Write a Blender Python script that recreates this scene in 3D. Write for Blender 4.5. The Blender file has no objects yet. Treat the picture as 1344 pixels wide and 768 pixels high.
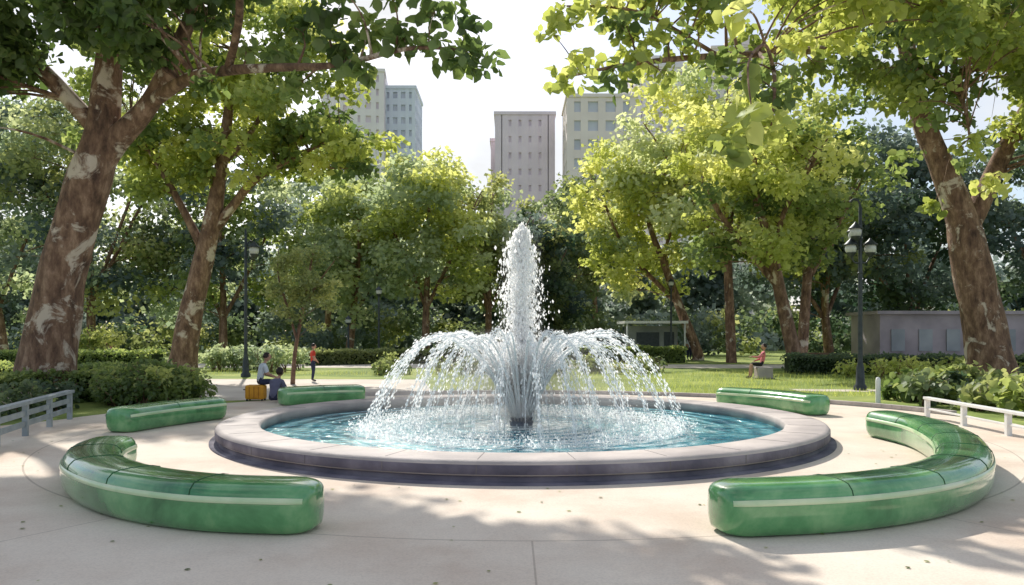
import bpy, math, numpy as np
from mathutils import Vector, Matrix
R = math.radians
scene = bpy.context.scene
COL = scene.collection
CX, CY = 0.17, 14.42      # fountain centre

# ------------------------------------------------------------------ helpers
class MB:
    def __init__(s): s.v=[]; s.f=[]; s.m=[]; s.n=0
    def add(s, v, f, m=0):
        v=np.asarray(v,float); s.v.append(v)
        for q in f: s.f.append([i+s.n for i in q]); s.m.append(m)
        s.n+=len(v)
    def box(s, c, d, m=0, rz=0.0):
        x,y,z=[a/2 for a in d]
        P=np.array([[-x,-y,-z],[x,-y,-z],[x,y,-z],[-x,y,-z],[-x,-y,z],[x,-y,z],[x,y,z],[-x,y,z]])
        cs,sn=math.cos(rz),math.sin(rz)
        P=P@np.array([[cs,sn,0],[-sn,cs,0],[0,0,1]])+np.array(c)
        s.add(P,[[0,3,2,1],[4,5,6,7],[0,1,5,4],[1,2,6,5],[2,3,7,6],[3,0,4,7]],m)
    def tube(s, pts, rad, k=10, m=0, noise=0.0, rng=None, cap=True, smooth=0):
        pts=np.array(pts,float); rad=np.array(rad,float)
        if smooth: pts,rad=catmull(pts,rad,smooth)
        n=len(pts); t=np.gradient(pts,axis=0); t/=np.linalg.norm(t,axis=1)[:,None]+1e-9
        a=np.array([1.0,0,0]) if abs(t[0][0])<.9 else np.array([0,1.0,0])
        u=np.cross(t[0],a); u/=np.linalg.norm(u); V=[]
        ang=np.arange(k)*2*math.pi/k
        ph=rng.random(4)*6 if rng is not None else None
        for i in range(n):
            u=u-t[i]*np.dot(u,t[i]); u/=np.linalg.norm(u); w=np.cross(t[i],u)
            rr=np.full(k,rad[i])
            if noise: rr=rr*(1+noise*(np.sin(ang*3+ph[0]+i*.35)+.6*np.sin(ang*5+ph[1]-i*.6)+.5*np.sin(ang*2+ph[2]+i*.9)))
            V.append(pts[i]+np.outer(np.cos(ang)*rr,u)+np.outer(np.sin(ang)*rr,w))
        F=[]
        for i in range(n-1):
            for j in range(k):
                j2=(j+1)%k; F.append([i*k+j,i*k+j2,(i+1)*k+j2,(i+1)*k+j])
        if cap: F.append(list(range(k))[::-1]); F.append([(n-1)*k+j for j in range(k)])
        s.add(np.concatenate(V),F,m)
    def ball(s, c, r, m=0, seg=12, ring=8, fn=None):
        V=[];F=[]
        for i in range(ring+1):
            th=math.pi*i/ring
            for j in range(seg):
                p=2*math.pi*j/seg
                V.append([math.sin(th)*math.cos(p),math.sin(th)*math.sin(p),math.cos(th)])
        V=np.array(V)
        if fn: V=fn(V)
        V=V*np.array(r)+np.array(c)
        for i in range(ring):
            for j in range(seg):
                j2=(j+1)%seg; F.append([i*seg+j,(i+1)*seg+j,(i+1)*seg+j2,i*seg+j2])
        s.add(V,F,m)
    def lathe(s, c, prof, k=64, m=0, closed=False):
        V=[];F=[]
        for j in range(k):
            a=2*math.pi*j/k
            for r,z in prof: V.append([c[0]+r*math.cos(a),c[1]+r*math.sin(a),c[2]+z])
        n=len(prof)
        for j in range(k):
            j2=(j+1)%k
            for i in range(n if closed else n-1):
                i2=(i+1)%n; F.append([j*n+i,j2*n+i,j2*n+i2,j*n+i2])
        s.add(V,F,m)
    def obj(s, name, mats, parent=None, smooth=True, bevel=0):
        me=bpy.data.meshes.new(name)
        me.from_pydata(np.concatenate(s.v).tolist(),[],s.f)
        for mt in (mats if isinstance(mats,list) else [mats]): me.materials.append(mt)
        me.polygons.foreach_set('material_index',s.m)
        me.polygons.foreach_set('use_smooth',[smooth]*len(me.polygons)); me.update()
        o=bpy.data.objects.new(name,me); COL.objects.link(o)
        if parent: o.parent=parent
        if bevel:
            b=o.modifiers.new('bevel','BEVEL'); b.width=bevel; b.segments=2; b.limit_method='ANGLE'
        return o
def catmull(P,Rr,sub):
    n=len(P); op=[];orr=[]
    for i in range(n-1):
        p0=P[max(i-1,0)];p1=P[i];p2=P[i+1];p3=P[min(i+2,n-1)]
        for j in range(sub):
            t=j/sub
            op.append(.5*((2*p1)+(-p0+p2)*t+(2*p0-5*p1+4*p2-p3)*t*t+(-p0+3*p1-3*p2+p3)*t**3))
            orr.append(Rr[i]*(1-t)+Rr[i+1]*t)
    op.append(P[-1]); orr.append(Rr[-1]); return np.array(op),np.array(orr)
def empty(name,loc=(0,0,0)):
    e=bpy.data.objects.new(name,None); e.location=(0,0,0); COL.objects.link(e); e.empty_display_size=.3; return e

# ------------------------------------------------------------------ materials
def mat(name):
    m=bpy.data.materials.new(name); m.use_nodes=True; nt=m.node_tree
    return m,nt,nt.nodes,nt.links,nt.nodes['Principled BSDF']
def noisy(name,c1,c2,scale=3,rough=.8,bump=.0,bscale=20,detail=6,c3=None,spec=.3,metal=0,coat=0,lo=.35,hi=.65):
    m,nt,N,L,b=mat(name)
    tc=N.new('ShaderNodeTexCoord'); n=N.new('ShaderNodeTexNoise'); n.inputs['Scale'].default_value=scale; n.inputs['Detail'].default_value=detail
    L.new(tc.outputs['Object'],n.inputs['Vector'])
    r=N.new('ShaderNodeValToRGB'); e=r.color_ramp.elements
    e[0].position=lo; e[0].color=(*c1,1); e[1].position=hi; e[1].color=(*c2,1)
    if c3: q=e.new((lo+hi)/2); q.color=(*c3,1)
    L.new(n.outputs['Fac'],r.inputs['Fac']); L.new(r.outputs['Color'],b.inputs['Base Color'])
    b.inputs['Roughness'].default_value=rough; b.inputs['Specular IOR Level'].default_value=spec; b.inputs['Metallic'].default_value=metal
    b.inputs['Coat Weight'].default_value=coat; b.inputs['Coat Roughness'].default_value=.05
    if bump:
        n2=N.new('ShaderNodeTexNoise'); n2.inputs['Scale'].default_value=bscale; n2.inputs['Detail'].default_value=8
        L.new(tc.outputs['Object'],n2.inputs['Vector'])
        bp=N.new('ShaderNodeBump'); bp.inputs['Strength'].default_value=bump; bp.inputs['Distance'].default_value=.05
        L.new(n2.outputs['Fac'],bp.inputs['Height']); L.new(bp.outputs['Normal'],b.inputs['Normal'])
    return m
def leafmat(name,trans=.58,boost=1.45):
    m,nt,N,L,b=mat(name); N.remove(b); out=N['Material Output']
    at=N.new('ShaderNodeAttribute'); at.attribute_name='Col'
    d=N.new('ShaderNodeBsdfDiffuse'); t=N.new('ShaderNodeBsdfTranslucent'); g=N.new('ShaderNodeBsdfGlossy'); g.inputs['Roughness'].default_value=.5
    g.inputs['Color'].default_value=(.8,.85,.8,1)
    mul=N.new('ShaderNodeVectorMath'); mul.operation='MULTIPLY'; mul.inputs[1].default_value=(boost*1.10,boost*1.07,boost*.9)
    L.new(at.outputs['Color'],d.inputs['Color']); L.new(at.outputs['Color'],mul.inputs[0]); L.new(mul.outputs[0],t.inputs['Color'])
    m1=N.new('ShaderNodeMixShader'); m1.inputs[0].default_value=trans; L.new(d.outputs[0],m1.inputs[1]); L.new(t.outputs[0],m1.inputs[2])
    m2=N.new('ShaderNodeMixShader'); m2.inputs[0].default_value=.04; L.new(m1.outputs[0],m2.inputs[1]); L.new(g.outputs[0],m2.inputs[2])
    L.new(m2.outputs[0],out.inputs['Surface']); return m
LEAF=leafmat('leaf_green')
def barkmat():
    m,nt,N,L,b=mat('bark')
    tc=N.new('ShaderNodeTexCoord'); mp=N.new('ShaderNodeMapping'); mp.inputs['Scale'].default_value=(1,1,.4); L.new(tc.outputs['Object'],mp.inputs['Vector'])
    n=N.new('ShaderNodeTexNoise'); n.inputs['Scale'].default_value=4; n.inputs['Detail'].default_value=9; n.inputs['Roughness'].default_value=.7; L.new(mp.outputs[0],n.inputs['Vector'])
    r=N.new('ShaderNodeValToRGB'); e=r.color_ramp.elements
    e[0].position=.34; e[0].color=(.07,.038,.028,1); e[1].position=.66; e[1].color=(.40,.26,.18,1); q=e.new(.5); q.color=(.20,.115,.075,1)
    L.new(n.outputs['Fac'],r.inputs['Fac'])
    n2=N.new('ShaderNodeTexNoise'); n2.inputs['Scale'].default_value=1.2; n2.inputs['Detail'].default_value=7; n2.inputs['Roughness'].default_value=.66; n2.inputs['Distortion'].default_value=.6; L.new(tc.outputs['Object'],n2.inputs['Vector'])
    r2=N.new('ShaderNodeValToRGB'); e=r2.color_ramp.elements; e[0].position=.57; e[0].color=(0,0,0,1); e[1].position=.63; e[1].color=(1,1,1,1); L.new(n2.outputs['Fac'],r2.inputs['Fac'])
    mx=N.new('ShaderNodeMixRGB'); mx.inputs[2].default_value=(.62,.52,.43,1); L.new(r2.outputs[0],mx.inputs[0]); L.new(r.outputs[0],mx.inputs[1]); L.new(mx.outputs[0],b.inputs['Base Color'])
    b.inputs['Roughness'].default_value=.9
    bp=N.new('ShaderNodeBump'); bp.inputs['Strength'].default_value=.9; bp.inputs['Distance'].default_value=.08; L.new(n.outputs['Fac'],bp.inputs['Height']); L.new(bp.outputs[0],b.inputs['Normal'])
    return m
BARK=barkmat()
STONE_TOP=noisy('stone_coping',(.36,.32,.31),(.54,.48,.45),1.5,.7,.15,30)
STONE_SIDE_SHADED=noisy('stone_side_shaded',(.10,.095,.13),(.25,.23,.27),1.6,.75,.3,14,c3=(.16,.145,.185))  # dark purple-grey: shade of the backlit side painted into the stone
METAL=noisy('dark_metal',(.035,.045,.05),(.06,.07,.075),6,.45,spec=.5,metal=.4)
WHITEP=noisy('white_paint',(.72,.72,.7),(.8,.8,.78),4,.5)
GREYP=noisy('grey_blue_paint',(.25,.29,.31),(.38,.42,.43),3,.5)
WOOD=noisy('wood',(.13,.08,.05),(.22,.14,.09),6,.7)

# ------------------------------------------------------------------ world / sun
EL,AZ=R(39.5),R(-17)
w=bpy.data.worlds.new('World'); scene.world=w; w.use_nodes=True
N=w.node_tree.nodes; L=w.node_tree.links; bg=N['Background']
sky=N.new('ShaderNodeTexSky'); sky.sky_type='NISHITA'; sky.sun_disc=False; sky.sun_elevation=EL; sky.sun_rotation=AZ; sky.air_density=1.0; sky.dust_density=1.5
tc=N.new('ShaderNodeTexCoord'); mp=N.new('ShaderNodeMapping'); mp.inputs['Scale'].default_value=(1,1,2.2); L.new(tc.outputs['Generated'],mp.inputs[0])
cn=N.new('ShaderNodeTexNoise'); cn.inputs['Scale'].default_value=3.2; cn.inputs['Detail'].default_value=6; L.new(mp.outputs[0],cn.inputs['Vector'])
cr=N.new('ShaderNodeValToRGB'); cr.color_ramp.elements[0].position=.40; cr.color_ramp.elements[1].position=.68; L.new(cn.outputs['Fac'],cr.inputs['Fac'])
mx=N.new('ShaderNodeMixRGB'); mx.inputs[2].default_value=(6.1,6.2,6.35,1); L.new(cr.outputs[0],mx.inputs[0]); L.new(sky.outputs[0],mx.inputs[1])
L.new(mx.outputs[0],bg.inputs['Color']); bg.inputs['Strength'].default_value=.15
s=Vector((math.sin(AZ)*math.cos(EL),math.cos(AZ)*math.cos(EL),math.sin(EL)))
sl=bpy.data.lights.new('sun','SUN'); sl.energy=5.0; sl.angle=R(.7); sl.color=(1,.95,.86)
so=bpy.data.objects.new('sun',sl); so.rotation_euler=s.to_track_quat('Z','Y').to_euler(); COL.objects.link(so)
scene.view_settings.view_transform='Standard'; scene.view_settings.look='None'; scene.view_settings.exposure=0

cam=bpy.data.cameras.new('camera'); co=bpy.data.objects.new('camera',cam); COL.objects.link(co); scene.camera=co
co.location=(0,0,1.75); co.rotation_euler=(R(90),0,0); cam.sensor_width=36; cam.lens=27.7; cam.shift_y=56/1344; cam.clip_end=3000; cam.clip_start=.05

# ------------------------------------------------------------------ ground
def sheet(name,poly,z,m):
    b=MB(); b.add([[x,y,z] for x,y in poly],[list(range(len(poly)))]); return b.obj(name,m,smooth=False)
GRASSM=noisy('grass_ground',(.12,.17,.04),(.36,.40,.11),.35,.95,.5,25,c3=(.22,.29,.07))
sheet('ground',[(-1500,-200),(1500,-200),(1500,2500),(-1500,2500)],0,GRASSM)
def paving():
    m,nt,N,L,b=mat('plaza_paving')
    tc=N.new('ShaderNodeTexCoord')
    n=N.new('ShaderNodeTexNoise'); n.inputs['Scale'].default_value=.5; n.inputs['Detail'].default_value=9; n.inputs['Roughness'].default_value=.62; L.new(tc.outputs['Object'],n.inputs['Vector'])
    r=N.new('ShaderNodeValToRGB'); e=r.color_ramp.elements; e[0].position=.33; e[0].color=(.64,.51,.41,1); e[1].position=.68; e[1].color=(.82,.73,.62,1)
    q=e.new(.5); q.color=(.75,.645,.54,1)
    L.new(n.outputs['Fac'],r.inputs['Fac'])
    n2=N.new('ShaderNodeTexNoise'); n2.inputs['Scale'].default_value=60; n2.inputs['Detail'].default_value=4; L.new(tc.outputs['Object'],n2.inputs['Vector'])
    r2=N.new('ShaderNodeValToRGB'); e=r2.color_ramp.elements; e[0].position=.3; e[0].color=(.84,.84,.84,1); e[1].position=.6; e[1].color=(1,1,1,1); L.new(n2.outputs['Fac'],r2.inputs['Fac'])
    mu=N.new('ShaderNodeMixRGB'); mu.blend_type='MULTIPLY'; mu.inputs[0].default_value=.8; L.new(r.outputs[0],mu.inputs[1]); L.new(r2.outputs[0],mu.inputs[2])
    sp=N.new('ShaderNodeVectorMath'); sp.operation='SUBTRACT'; sp.inputs[1].default_value=(CX,CY,0); L.new(tc.outputs['Object'],sp.inputs[0])
    sx=N.new('ShaderNodeSeparateXYZ'); L.new(sp.outputs[0],sx.inputs[0])
    cb=N.new('ShaderNodeCombineXYZ'); L.new(sx.outputs[0],cb.inputs[0]); L.new(sx.outputs[1],cb.inputs[1])
    ln=N.new('ShaderNodeVectorMath'); ln.operation='LENGTH'; L.new(cb.outputs[0],ln.inputs[0])
    def M(op,a,bv,c=None):
        x=N.new('ShaderNodeMath'); x.operation=op
        for i,v in enumerate((a,bv,c)):
            if v is None: continue
            if isinstance(v,(int,float)): x.inputs[i].default_value=v
            else: L.new(v,x.inputs[i])
        return x.outputs[0]
    masks=[]
    for rr in (7.75,11.4): masks.append(M('LESS_THAN',M('ABSOLUTE',M('SUBTRACT',ln.outputs['Value'],rr),None),.012))
    at=M('ARCTAN2',sx.outputs[1],sx.outputs[0])
    pp=M('PINGPONG',at,math.pi/12)
    d=M('MULTIPLY',pp,ln.outputs['Value'])
    masks.append(M('MULTIPLY',M('LESS_THAN',d,.008),M('GREATER_THAN',ln.outputs['Value'],7.75)))
    a=masks[0]
    for q in masks[1:]: a=M('MAXIMUM',a,q)
    mj=N.new('ShaderNodeMixRGB'); L.new(M('MULTIPLY',a,.45),mj.inputs[0]); L.new(mu.outputs[0],mj.inputs[1]); mj.inputs[2].default_value=(.25,.19,.15,1)
    L.new(mj.outputs[0],b.inputs['Base Color']); b.inputs['Roughness'].default_value=.85; b.inputs['Specular IOR Level'].default_value=.2
    bp=N.new('ShaderNodeBump'); bp.inputs['Strength'].default_value=.15; bp.inputs['Distance'].default_value=.01; L.new(n2.outputs['Fac'],bp.inputs['Height']); L.new(bp.outputs[0],b.inputs['Normal'])
    return m
PAV=paving()
pl=[(-40,-20),(40,-20),(40,8.5),(12,9.0),(9.9,11),(9.6,13),(9.9,15.5)]
for a in np.linspace(8,172,40):
    rr=9.6
    pl.append((CX+rr*math.cos(R(a)),CY+.6+ (rr-1.2)*math.sin(R(a))))
pl+=[(-9.9,15.0),(-9.2,12.5),(-8.9,10.5),(-12,8.5),(-40,8.5)]
sheet('plaza_pavement',pl,.008,PAV)
PATH=noisy('path_paving',(.56,.49,.42),(.70,.63,.55),.6,.9)
sheet('path',[(-9.5,20.3),(-3.2,22.6),(-2.5,24.6),(-3.5,31),(-60,34),(-60,31),(-12,29)],.004,PATH)
sheet('path',[(-60,44),(60,40),(60,45),(-60,50)],.005,PATH)
sheet('path',[(9,24.6),(28,21.8),(28,23.2),(9,25.6)],.004,PATH)
kb=MB(); 
aa=np.linspace(R(14),R(118),60)
P=[(CX+9.7*math.cos(a),CY+.6+8.5*math.sin(a)) for a in aa]
for i in range(len(P)-1):
    x0,y0=P[i];x1,y1=P[i+1]; l=math.hypot(x1-x0,y1-y0)
    kb.box(((x0+x1)/2,(y0+y1)/2,.055),(l-.01,.16,.11),0,math.atan2(y1-y0,x1-x0))
kb.obj('kerb',STONE_TOP,smooth=False)

# ------------------------------------------------------------------ fountain
fb=empty('fountain_basin')
b=MB(); C=(CX,CY,0)
b.lathe(C,[(4.62,-.05),(4.62,.10),(5.20,.10),(5.21,0)],160); 
b.obj('basin_wall',STONE_SIDE_SHADED,fb)
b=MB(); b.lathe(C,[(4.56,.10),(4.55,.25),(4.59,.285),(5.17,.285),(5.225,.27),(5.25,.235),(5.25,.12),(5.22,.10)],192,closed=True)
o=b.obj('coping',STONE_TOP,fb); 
m=o.data; m.materials.append(STONE_SIDE_SHADED)
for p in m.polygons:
    if abs(p.normal.z)<.35 and Vector((p.center.x-CX,p.center.y-CY)).length>5: p.material_index=1  # outer faces of the coping take the shade-darkened stone
b=MB(); b.lathe(C,[(5.34,.0),(5.34,.03),(5.15,.03)],160); b.obj('base_course',STONE_SIDE_SHADED,fb)
b=MB()
for k in range(28):
    a=2*math.pi*(k+.5)/28; b.box((CX+5.251*math.cos(a),CY+5.251*math.sin(a),.18),(.004,.010,.11),0,a); b.box((CX+4.88*math.cos(a),CY+4.88*math.sin(a),.2852),(.56,.008,.004),0,a)
b.obj('coping_joints',noisy('joint_mortar',(.12,.11,.12),(.2,.18,.18),5,.9),fb,smooth=False)
b=MB(); b.lathe(C,[(4.60,.02),(4.60,.24)],160); b.obj('basin_lining',noisy('lining',(.28,.42,.46),(.48,.58,.60),2,.5),fb)
def watermat():
    m,nt,N,L,b=mat('water')
    tc=N.new('ShaderNodeTexCoord')
    sp=N.new('ShaderNodeVectorMath'); sp.operation='SUBTRACT'; sp.inputs[1].default_value=(CX,CY,0); L.new(tc.outputs['Object'],sp.inputs[0])
    ln=N.new('ShaderNodeVectorMath'); ln.operation='LENGTH'; L.new(sp.outputs[0],ln.inputs[0])
    n=N.new('ShaderNodeTexNoise'); n.inputs['Scale'].default_value=1.1; n.inputs['Detail'].default_value=5; n.inputs['Distortion'].default_value=1.6; L.new(sp.outputs[0],n.inputs['Vector'])
    r=N.new('ShaderNodeValToRGB'); e=r.color_ramp.elements; e[0].position=.36; e[0].color=(.01,.12,.19,1); e[1].position=.66; e[1].color=(.30,.58,.60,1); q=e.new(.5); q.color=(.05,.30,.38,1)
    L.new(n.outputs['Fac'],r.inputs['Fac'])
    fr=N.new('ShaderNodeValToRGB'); e=fr.color_ramp.elements; e[0].position=0; e[0].color=(1,1,1,1); e[1].position=1; e[1].color=(0,0,0,1)
    for p,v in ((.14,.75),(.25,.25),(.42,.3),(.53,.7),(.63,.35),(.76,.12)): q=e.new(p); q.color=(v,v,v,1)
    dv=N.new('ShaderNodeMath'); dv.operation='DIVIDE'; dv.inputs[1].default_value=5; L.new(ln.outputs['Value'],dv.inputs[0]); L.new(dv.outputs[0],fr.inputs['Fac'])
    n3=N.new('ShaderNodeTexNoise'); n3.inputs['Scale'].default_value=4; n3.inputs['Detail'].default_value=7; n3.inputs['Distortion'].default_value=2; L.new(sp.outputs[0],n3.inputs['Vector'])
    ad=N.new('ShaderNodeMath'); ad.operation='MULTIPLY_ADD'; ad.inputs[1].default_value=.40; L.new(fr.outputs[0],ad.inputs[0]); L.new(n3.outputs['Fac'],ad.inputs[2])
    th=N.new('ShaderNodeMapRange'); th.inputs['From Min'].default_value=.64; th.inputs['From Max'].default_value=.84; L.new(ad.outputs[0],th.inputs['Value'])
    mx=N.new('ShaderNodeMixRGB'); L.new(th.outputs[0],mx.inputs[0]); L.new(r.outputs[0],mx.inputs[1]); mx.inputs[2].default_value=(.82,.9,.9,1)
    L.new(mx.outputs[0],b.inputs['Base Color'])
    b.inputs['Roughness'].default_value=.06; b.inputs['IOR'].default_value=1.33
    wv=N.new('ShaderNodeTexWave'); wv.wave_type='RINGS'; wv.rings_direction='SPHERICAL'; wv.inputs['Scale'].default_value=.9; wv.inputs['Distortion'].default_value=4; wv.inputs['Detail'].default_value=3; L.new(sp.outputs[0],wv.inputs['Vector'])
    n4=N.new('ShaderNodeTexNoise'); n4.inputs['Scale'].default_value=6; n4.inputs['Detail'].default_value=4; L.new(sp.outputs[0],n4.inputs['Vector'])
    sm=N.new('ShaderNodeMath'); sm.operation='MULTIPLY_ADD'; sm.inputs[1].default_value=.6; L.new(wv.outputs['Fac'],sm.inputs[0]); L.new(n4.outputs['Fac'],sm.inputs[2])
    bp=N.new('ShaderNodeBump'); bp.inputs['Strength'].default_value=.8; bp.inputs['Distance'].default_value=.10; L.new(sm.outputs[0],bp.inputs['Height']); L.new(bp.outputs[0],b.inputs['Normal'])
    return m
b=MB(); b.lathe((CX,CY,.10),[(.01,0),(1.5,0),(3,0),(4.6,0)],128); b.obj('water',watermat())
nz=empty('fountain_nozzle'); b=MB()
b.lathe((CX,CY,.06),[(.20,0),(.22,.12),(.19,.13),(.10,.10),(.05,.16),(.01,.16)],32)
for k in range(18):
    a=2*math.pi*k/18; b.tube([(CX+.15*math.cos(a),CY+.15*math.sin(a),.12),(CX+.2*math.cos(a),CY+.2*math.sin(a),.25)],[.018,.012],6)
b.obj('nozzle_ring',noisy('nozzle_metal',(.02,.05,.10),(.05,.1,.16),5,.35,metal=.5),nz)

# water spray (white aerated water)
def spraymat(name,tl=.6):
    m,nt,N,L,b=mat(name); N.remove(b); out=N['Material Output']
    d=N.new('ShaderNodeBsdfDiffuse'); d.inputs[0].default_value=(1,1,1,1)
    t=N.new('ShaderNodeBsdfTranslucent'); t.inputs[0].default_value=(1,1,1,1)
    m1=N.new('ShaderNodeMixShader'); m1.inputs[0].default_value=tl; L.new(d.outputs[0],m1.inputs[1]); L.new(t.outputs[0],m1.inputs[2])
    L.new(m1.outputs[0],out.inputs['Surface']); return m
def quadmesh(name,V,F,mt,parent=None,col=None,smooth=False,per=4):
    me=bpy.data.meshes.new(name); nv=len(V); nf=len(F)
    me.vertices.add(nv); me.vertices.foreach_set('co',V.astype(np.float32).ravel())
    me.loops.add(nf*per); me.loops.foreach_set('vertex_index',F.astype(np.int32).ravel())
    me.polygons.add(nf); me.polygons.foreach_set('loop_start',np.arange(nf,dtype=np.int32)*per)
    try: me.polygons.foreach_set('loop_total',np.full(nf,per,dtype=np.int32))
    except Exception: pass
    me.update(calc_edges=True)
    if col is not None:
        a=me.color_attributes.new('Col','FLOAT_COLOR','POINT')
        a.data.foreach_set('color',np.concatenate([col,np.ones((len(col),1))],1).astype(np.float32).ravel())
    me.materials.append(mt)
    if smooth: me.polygons.foreach_set('use_smooth',[True]*nf)
    o=bpy.data.objects.new(name,me); COL.objects.link(o)
    if parent: o.parent=parent
    return o
def drops(name,P,size,direc,mt,parent,el=2.0):
    n=len(P); d=direc/(np.linalg.norm(direc,axis=1)[:,None]+1e-9)
    q=rng.normal(0,1,(n,3)); a=np.cross(d,q); a/=np.linalg.norm(a,axis=1)[:,None]+1e-9
    sz=size[:,None]*1.15
    V=np.stack([P+a*sz,P+d*sz*el,P-a*sz,P-d*sz*el],1).reshape(-1,3)
    F=(np.array([[0,1,2,3]])[None]+(np.arange(n)*4)[:,None,None]).reshape(-1,4)
    return quadmesh(name,V,F,mt,parent)
rng=np.random.default_rng(5)
wj=empty('fountain_water_jet')
SP=spraymat('water_spray',.6); SPC=spraymat('aerated_water',.12)
def prof(t): return np.interp(t,[0,.08,.2,.35,.5,.62,.75,.87,.95,1],[.10,.14,.20,.28,.36,.40,.34,.25,.18,.08])
n=13000; t=rng.random(n)**.62; z=.2+3.5*t
wd=prof(t); rr=np.abs(rng.normal(0,.55,n))*wd; a=rng.random(n)*2*math.pi
P=np.stack([CX+rr*np.cos(a)+.02*np.sin(z*7),CY+rr*np.sin(a),z+rng.normal(0,.04,n)],1)
drops('plume_drops',P,rng.uniform(.005,.019,n)*(1+.3*(t>.8)),np.stack([rng.normal(0,.15,n),rng.normal(0,.15,n),np.ones(n)],1),SP,wj,1.9)
b=MB()
zz=np.linspace(.2,3.6,60)
for q in range(14):
    ph=rng.random(3)*6; rad=.015+.075*(q/14)
    top=1-.5*(q/14); hh=.2+(zz-.2)*top; k=(zz-.2)/3.4
    b.tube(np.stack([CX+rad*np.cos(ph[0]+hh*1.3)*(.6+1.3*k),CY+rad*np.sin(ph[0]+hh*1.3)*(.6+1.3*k),hh],1),(.050*(1.05-k)+.010*np.sin(zz*13+ph[1])*(1-k)+.006*np.sin(zz*29+ph[2])*(1-k)+.004),9,noise=.16,rng=rng)
b.obj('plume_core',SPC,wj)
PP=[];DD=[];SS=[];b=MB()
def arc(a0,r1,h,na,jit,thick,nd,pw=1.0):
    r0=.15; z0=.25; z1=.10
    A=math.sqrt(h-z0); B=math.sqrt(h-z1); T=A+B
    tt=np.linspace(0,1,na); ss=tt*T; rr=r0+(r1-r0)*tt; zz=h-(ss-A)**2
    ca,sa=math.cos(a0),math.sin(a0)
    if thick>0: b.tube(np.stack([CX+rr*ca,CY+rr*sa,zz],1),thick*(.45+1.9*np.clip(1-tt*1.6,0,1)),6)
    u=rng.random(nd)**pw; s_=u*T; r_=r0+(r1-r0)*u; z_=h-(s_-A)**2
    sp=.010+.035*u
    p=np.stack([CX+r_*ca,CY+r_*sa,z_],1)+rng.normal(0,1,(nd,3))*sp[:,None]*jit
    p[:,2]=np.maximum(p[:,2],.11)
    dz=-2*(s_-A)*T; d=np.stack([(r1-r0)*ca*np.ones(nd),(r1-r0)*sa*np.ones(nd),dz],1)
    PP.append(p);DD.append(d);SS.append(rng.uniform(.005,.0135,nd))
for k in range(34):
    a=2*math.pi*(k+rng.normal(0,.12))/34; arc(a,2.85+rng.normal(0,.07),1.76+rng.normal(0,.05),28,.85,.012,400)
for k in range(20):
    a=2*math.pi*(k+rng.random()*.5)/20; arc(a,2.05+rng.normal(0,.08),1.70+rng.normal(0,.06),26,.9,.012,300)
for k in range(16):
    a=2*math.pi*(k+rng.random()*.5)/16; arc(a,1.15+rng.normal(0,.12),1.25+rng.normal(0,.15),22,1.0,.014,200)
b.obj('arc_streams',SPC,wj)
drops('arc_drops',np.concatenate(PP),np.concatenate(SS),np.concatenate(DD),SP,wj,2.6)
n=11000; z=.16+1.45*rng.random(n)**1.2; r_=.05+.42*(z-.1)*np.sqrt(rng.random(n))+np.abs(rng.normal(0,.04,n)); a=rng.random(n)*2*math.pi
P=np.stack([CX+r_*np.cos(a),CY+r_*np.sin(a),z],1)
drops('heart_spray',P,rng.uniform(.006,.016,n),np.stack([np.cos(a)*r_,np.sin(a)*r_,z*1.2+.2],1),spraymat('heart_water',.35),wj,2.8)
n=9000; r_=rng.normal(2.76,.2,n); r_[:3500]=rng.normal(2.0,.22,3500); a=rng.random(n)*2*math.pi
P=np.stack([CX+r_*np.cos(a),CY+r_*np.sin(a),.11+np.abs(rng.normal(0,.06,n))],1)
drops('splash_spray',P,rng.uniform(.006,.014,n),rng.normal(0,1,(n,3))+np.array([0,0,1.5]),SP,wj,1.4)
def mistmat():
    m,nt,N,L,b=mat('water_mist'); N.remove(b); out=N['Material Output']
    def M(op,a,bv=None,c=None,cl=False):
        x=N.new('ShaderNodeMath'); x.operation=op; x.use_clamp=cl
        for i,v in enumerate((a,bv,c)):
            if v is None: continue
            if isinstance(v,(int,float)): x.inputs[i].default_value=v
            else: L.new(v,x.inputs[i])
        return x.outputs[0]
    tc=N.new('ShaderNodeTexCoord'); sx=N.new('ShaderNodeSeparateXYZ'); L.new(tc.outputs['Object'],sx.inputs[0])
    r2=M('ADD',M('MULTIPLY',sx.outputs[0],sx.outputs[0]),M('MULTIPLY',sx.outputs[1],sx.outputs[1])); r=M('SQRT',r2); z=sx.outputs[2]
    n=N.new('ShaderNodeTexNoise'); n.inputs['Scale'].default_value=3.5; n.inputs['Detail'].default_value=3; L.new(tc.outputs['Object'],n.inputs['Vector'])
    cone=M('SUBTRACT',1,M('DIVIDE',r,M('MULTIPLY_ADD',z,.8,.35)),cl=True); ch=M('SUBTRACT',1.25,M('DIVIDE',z,1.5),cl=True)
    d1=M('MULTIPLY',M('MULTIPLY',cone,ch),1.3)
    pl_=M('SUBTRACT',1,M('DIVIDE',r,.44),cl=True); d2=M('MULTIPLY',M('MULTIPLY',pl_,M('SUBTRACT',1,M('DIVIDE',z,3.9),cl=True)),1.3)
    wide=M('MULTIPLY',M('SUBTRACT',1,M('DIVIDE',r,3.0),cl=True),M('SUBTRACT',1,M('DIVIDE',z,1.5),cl=True)); d3=M('MULTIPLY',wide,.45)
    tot=M('MULTIPLY',M('ADD',M('ADD',d1,d2),d3),M('MULTIPLY_ADD',n.outputs['Fac'],1.6,.1))
    v=N.new('ShaderNodeVolumeScatter'); v.inputs['Color'].default_value=(1,1,1,1); v.inputs['Anisotropy'].default_value=.62; L.new(tot,v.inputs['Density'])
    L.new(v.outputs[0],out.inputs['Volume']); return m
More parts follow.
